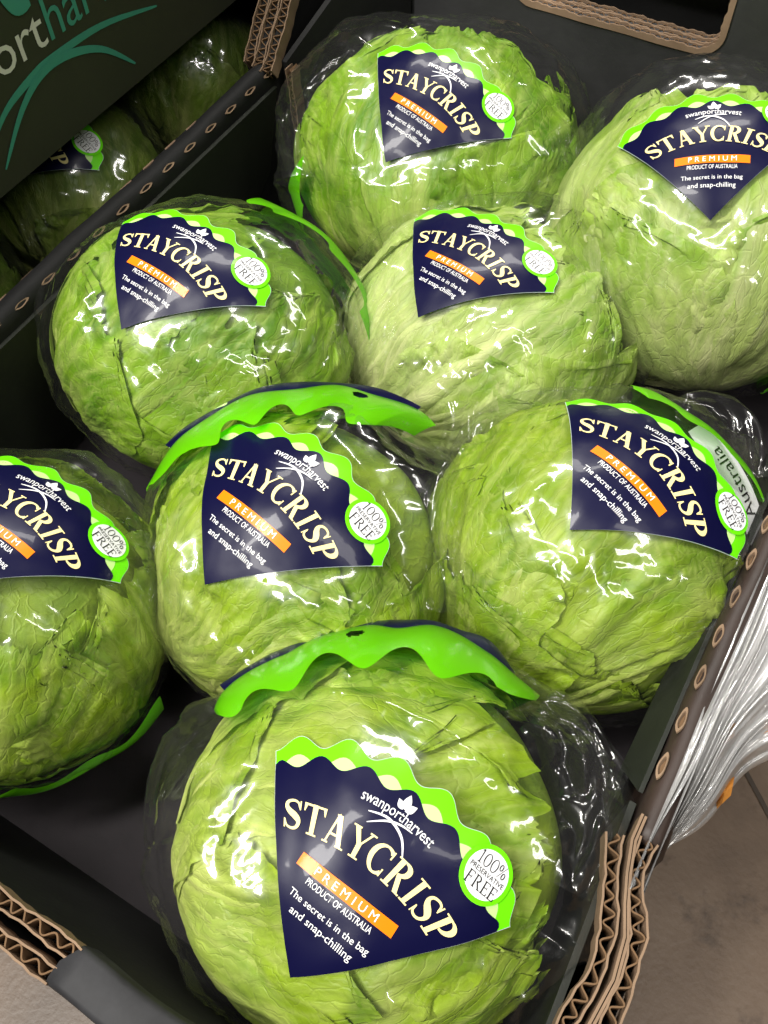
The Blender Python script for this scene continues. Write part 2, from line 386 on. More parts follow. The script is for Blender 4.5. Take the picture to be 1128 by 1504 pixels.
lab('premium_lettering', V, F, 1.05, M_WHITE)
V, F = fit_text('PRODUCT OF AUSTRALIA', .315, .028); V[:, 1] += .338
lab('origin_lettering', V, F, .86, M_WHITE)
a = fit_text('The secret is in the bag', .385); a[0][:, 1] += .268
b = fit_text('and snap-chilling', .30); b[0][:, 1] += .212
lab('slogan_lettering', *join2d([a, b]), .86, M_WHITE)
V, F = fit_text('swanportharvest', .345, .060); lab('grower_lettering', bend(V, .752, 0), F, .88, M_WHITE)
arcs = [stroke(spl([(-.115, .712), (-.03, .735), (.055, .705), (.105, .640)], 18), .004+.007*np.sin(np.linspace(0, np.pi, 18))),
        stroke(spl([(-.095, .672), (-.03, .722), (.03, .742), (.085, .742)], 18), .003+.006*np.sin(np.linspace(0, np.pi, 18)))]
lab('swoosh_emblem', *join2d(arcs), .80, M_WHITE, np.repeat([0, .05], 36))
lab('leaf_emblem', *join2d([leaf2d(.004, .800, math.radians(96), .066, .036), leaf2d(.010, .796, math.radians(48), .055, .034), leaf2d(-.002, .796, math.radians(140), .048, .03)]), .92, M_WHITE)
BX, BY = .893*math.sin(math.radians(28.6)), .893*math.cos(math.radians(28.6))
lab('badge_ring', *disc(BX, BY, .121), .85, M_LIME)
lab('badge', *disc(BX, BY, .100), 1.0, M_WHITE)
def tilt(V, c=(BX, BY), a=math.radians(-4)):
    return np.stack([c[0]+V[:, 0]*math.cos(a)-V[:, 1]*math.sin(a), c[1]+V[:, 0]*math.sin(a)+V[:, 1]*math.cos(a)], 1)
V1, F1, Z1 = serif_word('100%', .058, .80, .03, .10, .05); V1[:, 1] += .018
V2, F2, Z2 = serif_word('FREE', .054, .86, .05, .13, .06); V2[:, 1] -= .075
V3, F3 = fit_text('PRESERVATIVE', .176, .021); V3[:, 1] -= .011
V, F = join2d([(V1, F1), (V2, F2), (V3, F3)])
lab('badge_lettering', tilt(V), F, 1.2, M_INK, np.concatenate([Z1, Z2, np.zeros(len(V3))])*.012)

# ---------------------------------------------------------------- a bagged head of lettuce
YAW = math.radians(30.4); CY, SY = math.cos(YAW), math.sin(YAW)
ROT = np.array([[CY, -SY, 0], [SY, CY, 0], [0, 0, 1]])
RL = 0.086
def ico(k):
    bm = bmesh.new(); bmesh.ops.create_icosphere(bm, subdivisions=k, radius=1.0); bm.verts.ensure_lookup_table()
    r = np.array([v.co[:] for v in bm.verts]), np.array([[v.index for v in f.verts] for f in bm.faces]); bm.free(); return r
(ICO_V, ICO_F), (ICO5_V, ICO5_F), (ICO4_V, ICO4_F) = ico(7), ico(6), ico(5)

def ell(D, rad):
    L = D@ROT
    return 1/np.sqrt(((L/np.array(rad))**2).sum(1))

def make_leaf(head, mat, rad, seed, stem, az, layer, W, V0, V1, rng, nu=74, nv=84, ruffle=1.0, pl=.55):
    hs = seed*.713
    s = unit(stem); h = np.array([0.3, 0.9, 0.2]) if abs(s[1]) < .8 else np.array([1., 0, 0])
    a = unit(np.cross(s, h)); b = np.cross(s, a)
    mer = math.cos(az)*a+math.sin(az)*b; per = np.cross(s, mer)
    sd = rng.uniform(0, 50)
    u, v = np.meshgrid(np.linspace(-1, 1, nu), np.linspace(0, 1, nv), indexing='ij'); u = u.ravel(); v = v.ravel()
    edge = perlin(np.stack([u*3+sd, v*0+sd, v*0], 1))*.10+perlin(np.stack([u*11+sd, v*0+3, v*0], 1))*.035
    t = V0+(V1-V0)*v*(1+edge*v**3)
    wv = np.clip(v, 0, 1)
    prof = (0.30+0.70*np.sin(np.pi*np.clip(wv*.62+.06, 0, 1)))*np.sqrt(np.clip(1-np.clip((wv-.55)/.47, 0, 1)**2.4, 0.02, 1))
    rag = 1+np.where(u > 0, 1, 1)*(perlin(np.stack([v*4+sd, np.sign(u)*7.3, v*0], 1))*.12+perlin(np.stack([v*14+sd, np.sign(u)*3.1, v*0], 1))*.045)*np.abs(u)**2
    phi = u*W*prof*rag
    m_ = np.cos(t)[:, None]*s+np.sin(t)[:, None]*mer
    D = np.cos(phi)[:, None]*m_+np.sin(phi)[:, None]*per
    # veins fan out from the stem
    q = phi/(0.28+v*.85)
    wq = q+.10*perlin(np.stack([q*3+sd, v*3.5, v*0+1], 1))+.03*perlin(np.stack([q*9, v*9+sd, v*0+1], 1))
    r1 = np.clip(1-np.abs(perlin(np.stack([wq*6+sd, v*1.4, v*0+5], 1)))*7, 0, 1)
    r2 = np.clip(1-np.abs(perlin(np.stack([wq*15+sd, v*4.2, v*0+9], 1)))*5, 0, 1)
    mid = np.exp(-(q/(.085*(1.25-v)))**2)*(1-v*.75)
    vein = np.clip(.75*r1+.5*r2*(.3+.7*v)+.9*mid, 0, 1)
    E = np.maximum(sstep(.70, 1, np.abs(u))*sstep(0.25, .5, v), sstep(.86, 1, v))
    big = perlin(D*1.9+hs)*.070+perlin(D*3.6+hs*2)*.028+perlin(D*4.2+sd)*.014
    pleat = (np.abs(perlin(np.stack([wq*2.6+sd, v*.9, v*0+2], 1)))-.2)*.085+(np.abs(perlin(np.stack([wq*6.5+sd, v*1.9, v*0+7], 1)))-.2)*.036
    puck = -np.abs(perlin(np.stack([wq*7+sd, v*7, v*0+4], 1)))*.013+perlin(np.stack([phi*18+sd, t*18, v*0+4], 1))*.004
    ruf = E*(perlin(np.stack([phi*7+sd, t*7, v*0], 1))*.050+perlin(np.stack([phi*17+sd, t*17, v*0], 1))*.020+.024)*ruffle
    disp = big+pleat*np.sin(np.pi*np.clip(v*.85+.12, 0, 1))+puck+vein*.006+ruf
    x_ = layer+disp; x_ = np.where(x_ > .05, .05+.055*np.tanh((x_-.05)/.055), x_)
    f = 1+np.maximum(x_, -.12)
    P = D*(bag_base(D, rad, seed)*.905*f)[:, None]
    pale = np.clip(.85*(1-v/pl)+.5*mid*(1-v), 0, 1)*.9+.10*perlin(np.stack([phi*5+sd, t*3, v*0], 1))
    uvs = np.stack([q*.5+.5+sd, v+sd], 1)
    return mesh_obj('leaf', P, grid_faces(nu, nv), mat, head, True, uvs, {'vein': vein, 'pale': np.clip(pale, 0, 1)})

def bag_base(D, rad, seed):
    return ell(D, rad)*(1+.018*perlin(D*1.7+seed))

def frame(n, up):
    n = unit(n); e2 = np.array(up, float); e2 = unit(e2-n*(e2@n)); return n, np.cross(e2, n), e2

def print_on(name, V2, F, z, mat, parent, rad, seed, fr, sc, ctr=.55, zz=None):
    n, e1, e2 = fr
    x = V2[:, 0]*RL*sc; y = (V2[:, 1]-ctr)*RL*sc
    d = np.hypot(x, y)+1e-9; a = d/np.mean(rad)
    D = np.cos(a)[:, None]*n+(np.sin(a)/d)[:, None]*(x[:, None]*e1+y[:, None]*e2)
    zt = z+(zz if zz is not None else 0)
    wav = .0008*perlin(D*4+seed)+.0003*perlin(D*9+seed)
    P = D*(bag_base(D, rad, seed)+.0006+wav+zt*.001)[:, None]
    return mesh_obj(name, P, F, mat, parent, True)

def make_bag(parent, rad, seed, fr, sc, lobes, rng, amp=1.0, fine=True):
    D, IF = (ICO_V, ICO_F) if fine else (ICO5_V, ICO5_F)
    sp = seed*1.37
    warp = np.stack([perlin(D*2.2+sp), perlin(D*2.2+sp+9), perlin(D*2.2+sp+17)], 1)
    W = D+.25*warp
    PN = rng.normal(size=(46, 3)); PN /= np.linalg.norm(PN, axis=1)[:, None]; PH = rng.uniform(.985, 1.03, 46)
    fac = np.min(np.where(D@PN.T > .3, PH/np.maximum(D@PN.T, .3), 9), axis=1)-1
    fac = np.minimum(fac, .075)
    cr = .75*fac-.012+.030*(np.abs(perlin(W*2.6+sp))-.12)+.020*np.abs(perlin(W*5.5+sp+3))-.012*np.abs(perlin(W*10+sp+5))+.006*np.abs(perlin(W*21+sp))
    # long straight tension creases
    for i in range(44):
        c = unit(rng.normal(size=3)); k = unit(np.cross(c, rng.normal(size=3)))
        along = D@np.cross(c, k); across = D@k; near = np.exp(-((1-D@c)/rng.uniform(.04, .20)))
        cr += rng.choice([1, -1])*rng.uniform(.012, .030)*near*np.exp(-(np.abs(across)/rng.uniform(.012, .05)))
    lob = np.zeros(len(D))
    for (lx, ly, lz, a, sh) in lobes:
        lob += a*np.exp(-np.maximum(1-D@unit((lx, ly, lz)), 0)*sh)*(1+.5*perlin(W*2.6+sp))
    keep = 1.0
    if fr is not None:
        n, e1, e2 = fr
        ca = D@n; x = D@e1; y = D@e2; s_ = np.hypot(x, y)+1e-9; ang = np.arctan2(s_, ca)*np.mean(rad)
        lx = x/s_*ang/(RL*sc); ly = y/s_*ang/(RL*sc)+.55
        rho = np.hypot(lx, ly); th = np.abs(np.arctan2(lx, ly))
        side = rho*np.sin(np.clip(th-HALF, -1.5, 1.5)); side = np.where(th > HALF+1.5, rho, side)
        dist = np.maximum(np.maximum(side, rho-1.0), -.3)
        db = np.hypot(lx-BX, ly-BY)-.125; dist = np.minimum(dist, db)
        keep = sstep(.02, .20, dist)
    r = bag_base(D, rad, seed)
    grow = np.maximum(cr*amp*(1+3.5*lob), -.004)
    # the film rests on the leaves or stands off them, never inside
    r = r*(1+keep*(grow+lob))-(1-keep)*.0004
    P = D*r[:, None]
    return mesh_obj('plastic_bag', P, IF, M_BAG, parent, True)

def make_band(parent, dirs, rad, seed, toward, width=.030, mat=None, scal=.20, name='header_band', grow=0.0, hole=None):
    Q = np.array(dirs); n = 240
    S = spl(Q, n); D0 = S[:, :3]/np.linalg.norm(S[:, :3], axis=1)[:, None]; m_ = S[:, 3]
    tw = unit(toward); nv = 28; V = []
    L = np.concatenate([[0], np.cumsum(np.linalg.norm(np.diff(D0, axis=0), axis=1))])
    r0 = ell(D0, rad)
    for i in range(n):
        T = tw-D0[i]*(tw@D0[i]); T = unit(T)
        wd = width*(1+scal*math.cos(2*math.pi*L[i]/.42))*min(1, .35+6*min(i, n-1-i)/n)
        for j in range(nv):
            f = j/(nv-1); a = f*wd/r0[i]
            Dj = D0[i]*math.cos(a)+T*math.sin(a)
            rr = r0[i]*(m_[i]*(1-f)+max(1.035, min(m_[i], 1.06))*f)+.0004*math.sin(L[i]*13+seed)+.0010*math.sin(f*3.1)
            V.append(Dj*rr)
    F = grid_faces(n, nv)
    if hole is not None:
        bad = set(); V = np.array(V); c = V[int(hole*(n-1))*nv+12]
        k = np.linalg.norm(V[F].mean(1)-c, axis=1) > .0042; F = F[k]
    return mesh_obj(name, V, F, mat or M_BAND, parent, True)

def film_tail(root, path, width, seed, amp=.010):
    """loose gathered film of a bag: a sheet along a path of world points, sharply crumpled"""
    ns, nw = 150, 46
    C = spl(path, ns)-np.array(root.location); T = np.gradient(C, axis=0); T /= np.linalg.norm(T, axis=1)[:, None]
    S = np.cross(T, (0, 0, 1.0)); S /= np.linalg.norm(S, axis=1)[:, None]
    a, w_ = np.meshgrid(np.linspace(0, 1, ns), np.linspace(-1, 1, nw), indexing='ij'); a_, w1 = a.ravel(), w_.ravel()
    L = np.linalg.norm(np.diff(C, axis=0), axis=1).sum()
    Q = np.stack([a_*L/.045+seed, w1*width/.036, a_*0+seed], 1)
    Wp = Q+.5*np.stack([perlin(Q*.8), perlin(Q*.8+7), perlin(Q*.8+13)], 1)
    h = amp*(2.6*np.abs(perlin(Wp*.7))+.8*np.abs(perlin(Wp*2.0))-.35)-.012*w1*w1
    ww = width*(.55+.45*np.sin(np.pi*np.clip(a_*.9+.05, 0, 1)))*(1+.25*perlin(np.stack([a_*5+seed, np.sign(w1)*3, a_*0], 1)))
    P = np.repeat(C, nw, axis=0)+np.repeat(S, nw, axis=0)*(w1*ww/2)[:, None]
    P[:, 2] += h*np.minimum(1, 8*np.minimum(a_, 1-a_)+.2)
    return mesh_obj('loose_film', P, grid_faces(ns, nw), M_BAG, [c for c in root.children if c.name.startswith('plastic_bag')][0], True)

def bagged_lettuce(c, rad, stem, label, seed, mat, n=None, up=None, sc=1.0, lobes=(), band=None, nleaf=9, amp=1.0, group=None, bw=.030, hole=None, res=(74, 84), spin=0.0, loose=3, pl=.55):
    rng = np.random.default_rng(seed)
    root = empty('bagged_lettuce', c, label, 'lettuce', group)
    core = ICO4_V*(ell(ICO4_V, rad)*.85*(1+.05*perlin(ICO4_V*1.9+seed*.713)))[:, None]
    head = mesh_obj('lettuce_head', core, ICO4_F, mat, root, True, ICO4_V[:, :2]*.5+.5, {'vein': np.zeros(len(core)), 'pale': np.full(len(core), .15)})
    for k in range(nleaf):
        az = spin+k*2.399+rng.uniform(-.25, .25); lay = .009*k
        make_leaf(head, mat, rad, seed, unit(np.array(unit(stem))+rng.normal(size=3)*.07), az, lay-.008, rng.uniform(.95, 1.25), rng.uniform(.02, .12), rng.uniform(2.0, 2.65), rng, *res, pl=pl)
    fc = unit(np.array([0, 0, .52])-np.array(c)+np.array([0, 0, .25]))
    s_ = unit(stem); hh = np.array([0.3, 0.9, 0.2]) if abs(s_[1]) < .8 else np.array([1., 0, 0])
    a_ = unit(np.cross(s_, hh)); b_ = np.cross(s_, a_); az0 = math.atan2(fc@b_, fc@a_)
    for k in range(loose):
        az = az0+(-.75, .65, 1.7, -1.8)[k]+rng.uniform(-.2, .2)
        make_leaf(head, mat, rad, seed, unit(np.array(s_)+rng.normal(size=3)*.1), az, .062+.014*k, rng.uniform(.62, .85), .05, rng.uniform(1.15, 1.75), rng, *res, ruffle=1.7, pl=pl)
    fr = frame(n, up) if n is not None else None
    bag = make_bag(root, rad, seed, fr, sc, lobes, rng, amp, res[0] > 60)
    if band: make_band(bag, band, rad, seed, n if n is not None else (0, 0, 1), bw, hole=hole)
    if band and hole:
        make_band(bag, [(x, y, z, m_+.012+.03*math.sin(i*1.9)**2) for i, (x, y, z, m_) in enumerate(band)][1:-1], rad, seed+3, n, .012, M_NAVY, 0.0, 'navy_band')
        make_band(bag, [(x, y, z, m_+.010) for x, y, z, m_ in band][1:-1], rad, seed, n, .006, M_PALE, .7, 'pale_rim')
    if fr is not None:
        main = None
        for (nm, V2, F, z, mt, zz) in LABEL:
            o = print_on(nm, V2, F, z, mt, main or root, rad, seed, fr, sc, zz=zz)
            if main is None: main = o
    return root, fr

G1 = lettuce_mat('lettuce_leaf', (0.095, 0.250, 0.004), (0.230, 0.420, 0.012), (0.58, 0.68, 0.19))
G2 = lettuce_mat('lettuce_leaf_yellow', (0.125, 0.260, 0.004), (0.290, 0.440, 0.012), (0.62, 0.70, 0.20))
G3 = lettuce_mat('lettuce_leaf_pale', (0.190, 0.370, 0.020), (0.360, 0.540, 0.060), (0.74, 0.78, 0.36))
G4 = lettuce_mat('lettuce_leaf_shaded', (0.060, 0.130, 0.006), (0.130, 0.215, 0.016), (0.36, 0.40, 0.12))  # same leaf with the covered crate's shade painted in as darker greens

GRP = 'bagged lettuces in the open crate'
r1, _ = bagged_lettuce((-.255, .494, .102), (.104, .098, .086), (.15, -.75, -.65), 'bagged lettuce with pleated ribs in the crate corner by the frayed cardboard post', 11, G1,
    (.1422, -.4536, .8798), (.1868, .8851, .4262), 1.055, [(-.75, .0, .65, .09, 6), (.75, .55, .35, .06, 8), (-.8, -.6, 0, .06, 8)],
    [(-0.741, -0.667, -0.078, 1.05), (-0.673, -0.717, -0.179, 1.05), (-0.586, -0.759, -0.284, 1.06)], group=GRP, bw=.045)
bagged_lettuce((-.066, .497, .108), (.104, .098, .098), (.25, -.75, -.62), 'bagged lettuce whose upright label points its tip down, under the hand hole', 22, G3,
    (-.0838, -.3362, .9381), (-.3761, .8824, .2827), .969, [(-.5, .4, .75, .06, 8), (.6, -.3, .0, .03, 6)],
    [(0.899, -0.297, -0.322, 1.05), (0.793, -0.431, -0.431, 1.05), (0.692, -0.524, -0.496, 1.05)], pl=.85, group=GRP, bw=.025)
bagged_lettuce((-.302, .281, .092), (.097, .088, .084), (-.55, -.70, -.45), 'bagged lettuce beside the black wall with slots along its fold', 33, G1,
    (.0406, -.1637, .9857), (.1131, .9809, .1583), 1.063, [(-.9, -.2, .1, .06, 8), (.2, -.95, -.1, .03, 6)],
    [(0.052, 0.755, 0.654, 1.05), (0.234, 0.792, 0.564, 1.05), (0.435, 0.792, 0.429, 1.05), (0.596, 0.751, 0.283, 1.05), (0.725, 0.675, 0.135, 1.05), (0.841, 0.54, -0.029, 1.05), (0.905, 0.399, -0.146, 1.05)], group=GRP, bw=.038)
bagged_lettuce((-.159, .385, .080), (.098, .092, .077), (-.45, -.75, -.50), 'pale bagged lettuce with long folded leaves in the middle of the crate', 44, G3,
    (-.148, -.2142, .9655), (.1936, .9511, .2406), 1.095, [(.1, .75, .65, .04, 8), (-.8, -.2, .4, .03, 6)], pl=.8, group=GRP)
bagged_lettuce((-.287, .079, .086), (.088, .088, .084), (-.2, -.5, -.85), 'bagged lettuce with a green film band round its bottom, next to bare crate floor', 55, G2,
    (.2094, .3201, .924), (-.0482, .9471, -.3172), 1.06, [(.0, .6, .75, .03, 8)],
    [(0.52, -0.802, -0.293, 1.05), (0.667, -0.658, -0.351, 1.05), (0.837, -0.364, -0.408, 1.05), (0.903, -0.142, -0.405, 1.08), (0.923, 0.047, -0.382, 1.09)], group=GRP, bw=.022)
r6, _ = bagged_lettuce((-.171, .183, .084), (.086, .088, .084), (-.35, -.85, -.35), 'bagged lettuce with an arched green header band and crumpled film at one side', 66, G2,
    (.027, -.1556, .9875), (.189, .9708, .1478), 1.10, [(.75, .5, .45, .13, 7), (.6, .75, .1, .08, 8)],
    [(-0.866, -0.242, 0.437, 1.05), (-0.84, 0.008, 0.543, 1.07), (-0.755, 0.244, 0.609, 1.07), (-0.612, 0.458, 0.645, 1.08), (-0.379, 0.667, 0.642, 1.08), (-0.179, 0.769, 0.614, 1.12), (0.032, 0.827, 0.562, 1.15), (0.23, 0.837, 0.497, 1.19), (0.339, 0.827, 0.449, 1.19)], group=GRP, bw=.038, hole=.72)
r7, f7 = bagged_lettuce((-.041, .264, .083), (.090, .087, .083), (-.25, -.80, -.50), 'bagged lettuce with a white Australia sticker, pressed against the wrapped wall', 77, G2,
    (.1712, .1126, .9788), (.3107, .9366, -.1621), 1.136, [(-.7, .55, .35, .07, 8), (.35, .85, .35, .08, 9), (.8, -.6, -.1, .06, 8)],
    [(-0.16, 0.729, 0.665, 1.07), (-0.025, 0.747, 0.664, 1.08), (0.194, 0.744, 0.639, 1.05), (0.423, 0.691, 0.586, 1.05), (0.612, 0.598, 0.517, 1.06), (0.751, 0.496, 0.436, 1.05)], group=GRP, bw=.018)
r8, _ = bagged_lettuce((-.060, .078, .082), (.095, .093, .082), (-.80, -.55, -.20), 'large bagged lettuce in the front crate corner with a scalloped green header band', 88, G2,
    (.1253, -.2706, .9545), (.1144, .9596, .257), 1.151, [(-.95, -.30, .05, .16, 7), (.80, .55, .20, .16, 7), (.85, -.2, .1, .08, 7)],
    [(-0.93, 0.072, 0.362, 1.05), (-0.912, 0.156, 0.379, 1.08), (-0.826, 0.391, 0.405, 1.07), (-0.766, 0.492, 0.414, 1.06), (-0.628, 0.651, 0.426, 1.08), (-0.485, 0.762, 0.429, 1.1), (-0.363, 0.831, 0.422, 1.08), (-0.227, 0.879, 0.419, 1.12), (-0.094, 0.908, 0.408, 1.12), (0.035, 0.921, 0.388, 1.1), (0.206, 0.911, 0.358, 1.06), (0.351, 0.875, 0.333, 1.07)], pl=.8, group=GRP, bw=.042, hole=.42)
film_tail(r6, [(-0.1326, 0.3012, 0.116), (-0.12, 0.2706, 0.116), (-0.1068, 0.2379, 0.116), (-0.0945, 0.2076, 0.116), (-0.0831, 0.1794, 0.116)], 0.04, 1, 0.011)
film_tail(r8, [(-0.0235, 0.1599, 0.112), (-0.0008, 0.1545, 0.112), (0.0136, 0.1382, 0.112), (0.0207, 0.1191, 0.112), (0.0226, 0.0951, 0.112)], 0.042, 2, 0.01)
film_tail(r7, [(-0.0324, 0.3528, 0.115), (-0.0129, 0.3637, 0.115), (0.0063, 0.3582, 0.115), (0.0218, 0.3309, 0.115)], 0.03, 3, 0.008)
film_tail(r1, [(-0.3109, 0.4025, 0.13), (-0.3423, 0.4504, 0.13), (-0.3551, 0.4966, 0.13), (-0.3489, 0.5424, 0.13)], 0.034, 4, 0.009)
# sticker on the bag of the lettuce by the wrapped wall
sr_, su_, sn_ = np.array(_rt), np.array(_up), -np.array(_fw)     # the sticker lies on the flat fin of the bag, which leans back
e1 = unit(-.47*sr_+.88*su_); nS = unit(.72*sn_+.69*np.array((.615, .565, .55))); e1 = unit(e1-nS*(e1@nS)); e2 = np.cross(nS, e1)
def on_fin(name, V2, F, z, mat, parent):
    x, y = V2[:, 0], V2[:, 1]; y = y+5.5*(x*x)
    P = np.array((.0540, .0500, .0440))+x[:, None]*e1+y[:, None]*e2+(np.full(len(x), z)-2.0*x*x)[:, None]*nS
    return mesh_obj(name, P, F, mat, parent, True)
st = np.array([(x, y*(1-(abs(x)/.036)**6*.5)) for x in np.linspace(-.034, .034, 20) for y in np.linspace(-.0085, .0085, 6)])
s_o = on_fin('origin_sticker', st, grid_faces(20, 6)[:, ::-1], 0, M_WHITE, r7)
V, F = fit_text('Australia', .040); V[:, 1] -= .003
on_fin('sticker_lettering', V, F, .0004, M_INK, s_o)

GRN = 'bagged lettuces in the shaded crate next door'
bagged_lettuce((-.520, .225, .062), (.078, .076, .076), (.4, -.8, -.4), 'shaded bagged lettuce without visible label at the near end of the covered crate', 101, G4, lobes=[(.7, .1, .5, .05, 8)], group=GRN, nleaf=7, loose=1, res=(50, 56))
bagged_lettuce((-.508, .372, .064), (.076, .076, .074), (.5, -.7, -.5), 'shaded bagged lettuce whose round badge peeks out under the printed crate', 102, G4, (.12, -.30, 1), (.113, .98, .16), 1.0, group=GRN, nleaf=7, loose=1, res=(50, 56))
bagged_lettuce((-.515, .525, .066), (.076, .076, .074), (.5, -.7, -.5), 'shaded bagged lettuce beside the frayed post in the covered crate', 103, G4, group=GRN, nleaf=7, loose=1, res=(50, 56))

# ---------------------------------------------------------------- crates
def corrugated(parent, path, t, depth, period=.0075, name='corrugated_edge', mat=None):
    """cut edge of a corrugated board: two liners and the wavy flute between, running along a path, extruded by depth"""
    P = np.array(path, float); seg = np.linalg.norm(np.diff(P, axis=0), axis=1); L = np.concatenate([[0], np.cumsum(seg)])
    dep = np.array(depth, float)
    def ribbon(offs, th, ns):
        s = np.linspace(0, L[-1], ns); C = np.stack([np.interp(s, L, P[:, k]) for k in range(3)], 1)
        T = np.gradient(C, axis=0); T /= np.linalg.norm(T, axis=1)[:, None]+1e-12
        Nn = np.cross(T, dep); Nn /= np.linalg.norm(Nn, axis=1)[:, None]+1e-12
        o = offs(s); C = C+Nn*o[:, None]
        T2 = np.gradient(C, axis=0); N2 = np.cross(T2, dep); N2 /= np.linalg.norm(N2, axis=1)[:, None]+1e-12
        A, B = C+N2*th/2, C-N2*th/2
        V = np.concatenate([A, B, A+dep, B+dep]); n = ns; F = []
        for i in range(n-1):
            F += [(i, i+1, n+i+1, n+i), (i, 2*n+i, 2*n+i+1, i+1), (n+i, n+i+1, 3*n+i+1, 3*n+i)]
        F += [(0, n, 3*n, 2*n), (n-1, 3*n-1+0, 4*n-1, 2*n-1)]
        return V, F
    ns = max(8, int(L[-1]/.004))
    a = MB(); 
    for sg in (-1, 1):
        V, F = ribbon(lambda s, sg=sg: sg*(t/2)+.0003*np.sin(s*900+sg)+.0005*np.sin(s*190+sg*2), .0009, ns); a.add(V, F)
    o = a.build(name, mat or M_KRAFT, parent)
    fl = MB(); V, F = ribbon(lambda s: (t/2-.0006)*np.sin(2*np.pi*s/period+.9*np.sin(s*70+P[0, 0]*900)+.7*np.sin(s*173+P[0, 0]*500))*(.86+.14*np.sin(s*231)), .0007, max(20, int(L[-1]/period*12))); V = V+0
    V[:len(V)//2] += dep/np.linalg.norm(dep)*.0008
    fl.add(V, F); fl.build('flute', M_KRAFTD, o)
    return o

def slot(parent, c, ln, wd, axis, out):
    """a lens-shaped perforation in a fold: pale torn rim round a sunk brown slit"""
    ax = unit(axis); nn = unit(out); sd = np.cross(nn, ax); n = 18; V = []; F = []
    for k, (f, h) in enumerate(((1.0, .0), (.97, .0009), (.66, .0008), (.55, -.0012))):
        for i in range(n):
            a = 2*math.pi*i/n; x = math.cos(a)*ln/2*f; y = math.sin(a)*abs(math.sin(a))**.35*wd/2*f*(1+.12*math.sin(3*a+c[1]*500))
            V.append(np.array(c)+ax*x+sd*y+nn*h)
    for k in range(3):
        for i in range(n):
            j = (i+1) % n; F.append((k*n+i, k*n+j, (k+1)*n+j, (k+1)*n+i))
    o = mesh_obj('fold_slot', V, F, M_KRAFT, parent)
    mesh_obj('slit', [V[3*n+i] for i in range(n)], [tuple(range(n))], M_KRAFTD, o)
    return o

def fold_profile(parent, name, xz, y0, y1, mat, ny=60, wob=.0008, seed=0):
    """a board folded over: profile in X-Z swept along Y with slight waviness"""
    n = len(xz); ys = np.linspace(y0, y1, ny); V = []
    for i, y in enumerate(ys):
        for (x, z) in xz:
            V.append((x+wob*math.sin(y*37+seed)+.4*wob*math.sin(y*130+z*90), y, z+wob*.8*math.sin(y*29+seed*2)))
    F = [tuple(f) for f in grid_faces(ny, n)]+[tuple(range(n)), tuple(range((ny-1)*n, ny*n))[::-1]]
    F += [((i)*n, (i+1)*n, (i+1)*n+n-1, i*n+n-1) for i in range(ny-1)]
    return mesh_obj(name, V, F, mat, parent, True)

crate = empty('open_crate', (0, 0, 0), 'black cardboard crate with raw brown cut edges, holding the brightly lit lettuces', 'crate')
fl = MB(); fl.box((-.400, -.004, -.006), (.040, .612, 0)); fl.build('crate_floor', M_FLOORC, crate)
# left wall, folded over, slots on both sides of the fold
xl = -.395
top = [(xl+.001, .0), (xl+.0005, .122), (xl-.0005, .128), (xl-.004, .131), (xl-.010, .131), (xl-.0135, .128), (xl-.0145, .122), (xl-.0145, .0)]
lw = fold_profile(crate, 'left_wall', top, -.02, .612, M_BLACK, 90)
for i in range(13):
    y = .205+i*.0238
    slot(lw, (xl-.0004, y, .1275), .0125, .0032, (0, 1, 0), (.8, 0, .6))
    slot(lw, (xl-.0136, y-.004, .1272), .0115, .0022, (0, 1, 0), (-.7, 0, .7))
fp = MB(); fp.prism([(xl+.0015, -.02, .118), (xl+.0015, -.02, .01), (xl+.0015, .40, .01), (xl+.0015, .47, .06), (xl+.0015, .492, .118)], (.003, 0, 0)); fp.build('inner_flap', M_GREENBLK, lw)
# corner post: the side wall steps up, three boards with frayed cut edges
post = MB(); 
for k, x in enumerate((xl-.0035, xl-.0125, xl-.0215)):
    post.prism([(x-.003, .497, .10), (x-.003, .612, .10), (x-.003, .612, .238), (x-.003, .497, .131)], (.006, 0, 0))
pw = post.build('corner_post', M_BLACK, crate)
for k, x in enumerate((xl-.0035, xl-.0125, xl-.0215)):
    corrugated(pw, [(x+.004, .486+.003*k, .1325), (x+.001, .497, .1345), (x, .53, .168), (x, .575, .208), (x, .611, .241)], .0076, (0, .006, -.009), .0062)
corrugated(pw, [(xl+.0105, .500, .128), (xl+.011, .502, .02)], .0045, (0, .010, 0), .008)
gs = MB(); gs.prism([(xl+.0015, .505, .0), (xl+.0015, .505, .13), (xl+.055, .594, .22), (xl+.055, .594, .0)], (.004, 0, 0)); gs.build('corner_gusset', M_BLACK, crate)
# back wall with a hand hole
yb = .597; hx0, hx1, hz, hr = -.255, -.110, .167, .014
bk = MB()
def rhole(n=7):
    a = [(hx0+hr-hr*math.cos(t), hz+hr-hr*math.sin(t)) for t in np.linspace(0, math.pi/2, n)]
    b = [(hx1-hr+hr*math.sin(t), hz+hr-hr*math.cos(t)) for t in np.linspace(0, math.pi/2, n)]
    return a+b
hp = rhole()
poly = [(-.40, 0), (.040, 0), (.040, .28), (hx1, .28)]+[p for p in hp[::-1]]+[(hx0, .28), (-.40, .28)]
V = [(x, yb, z) for x, z in poly]; bmk = bmesh.new()
vs = [bmk.verts.new(v) for v in V]; f = bmk.faces.new(vs); r = bmesh.ops.extrude_face_region(bmk, geom=[f])
bmesh.ops.translate(bmk, vec=(0, .018, 0), verts=[g for g in r['geom'] if isinstance(g, bmesh.types.BMVert)])
bmesh.ops.recalc_face_normals(bmk, faces=bmk.faces); bmesh.ops.triangulate(bmk, faces=bmk.faces)
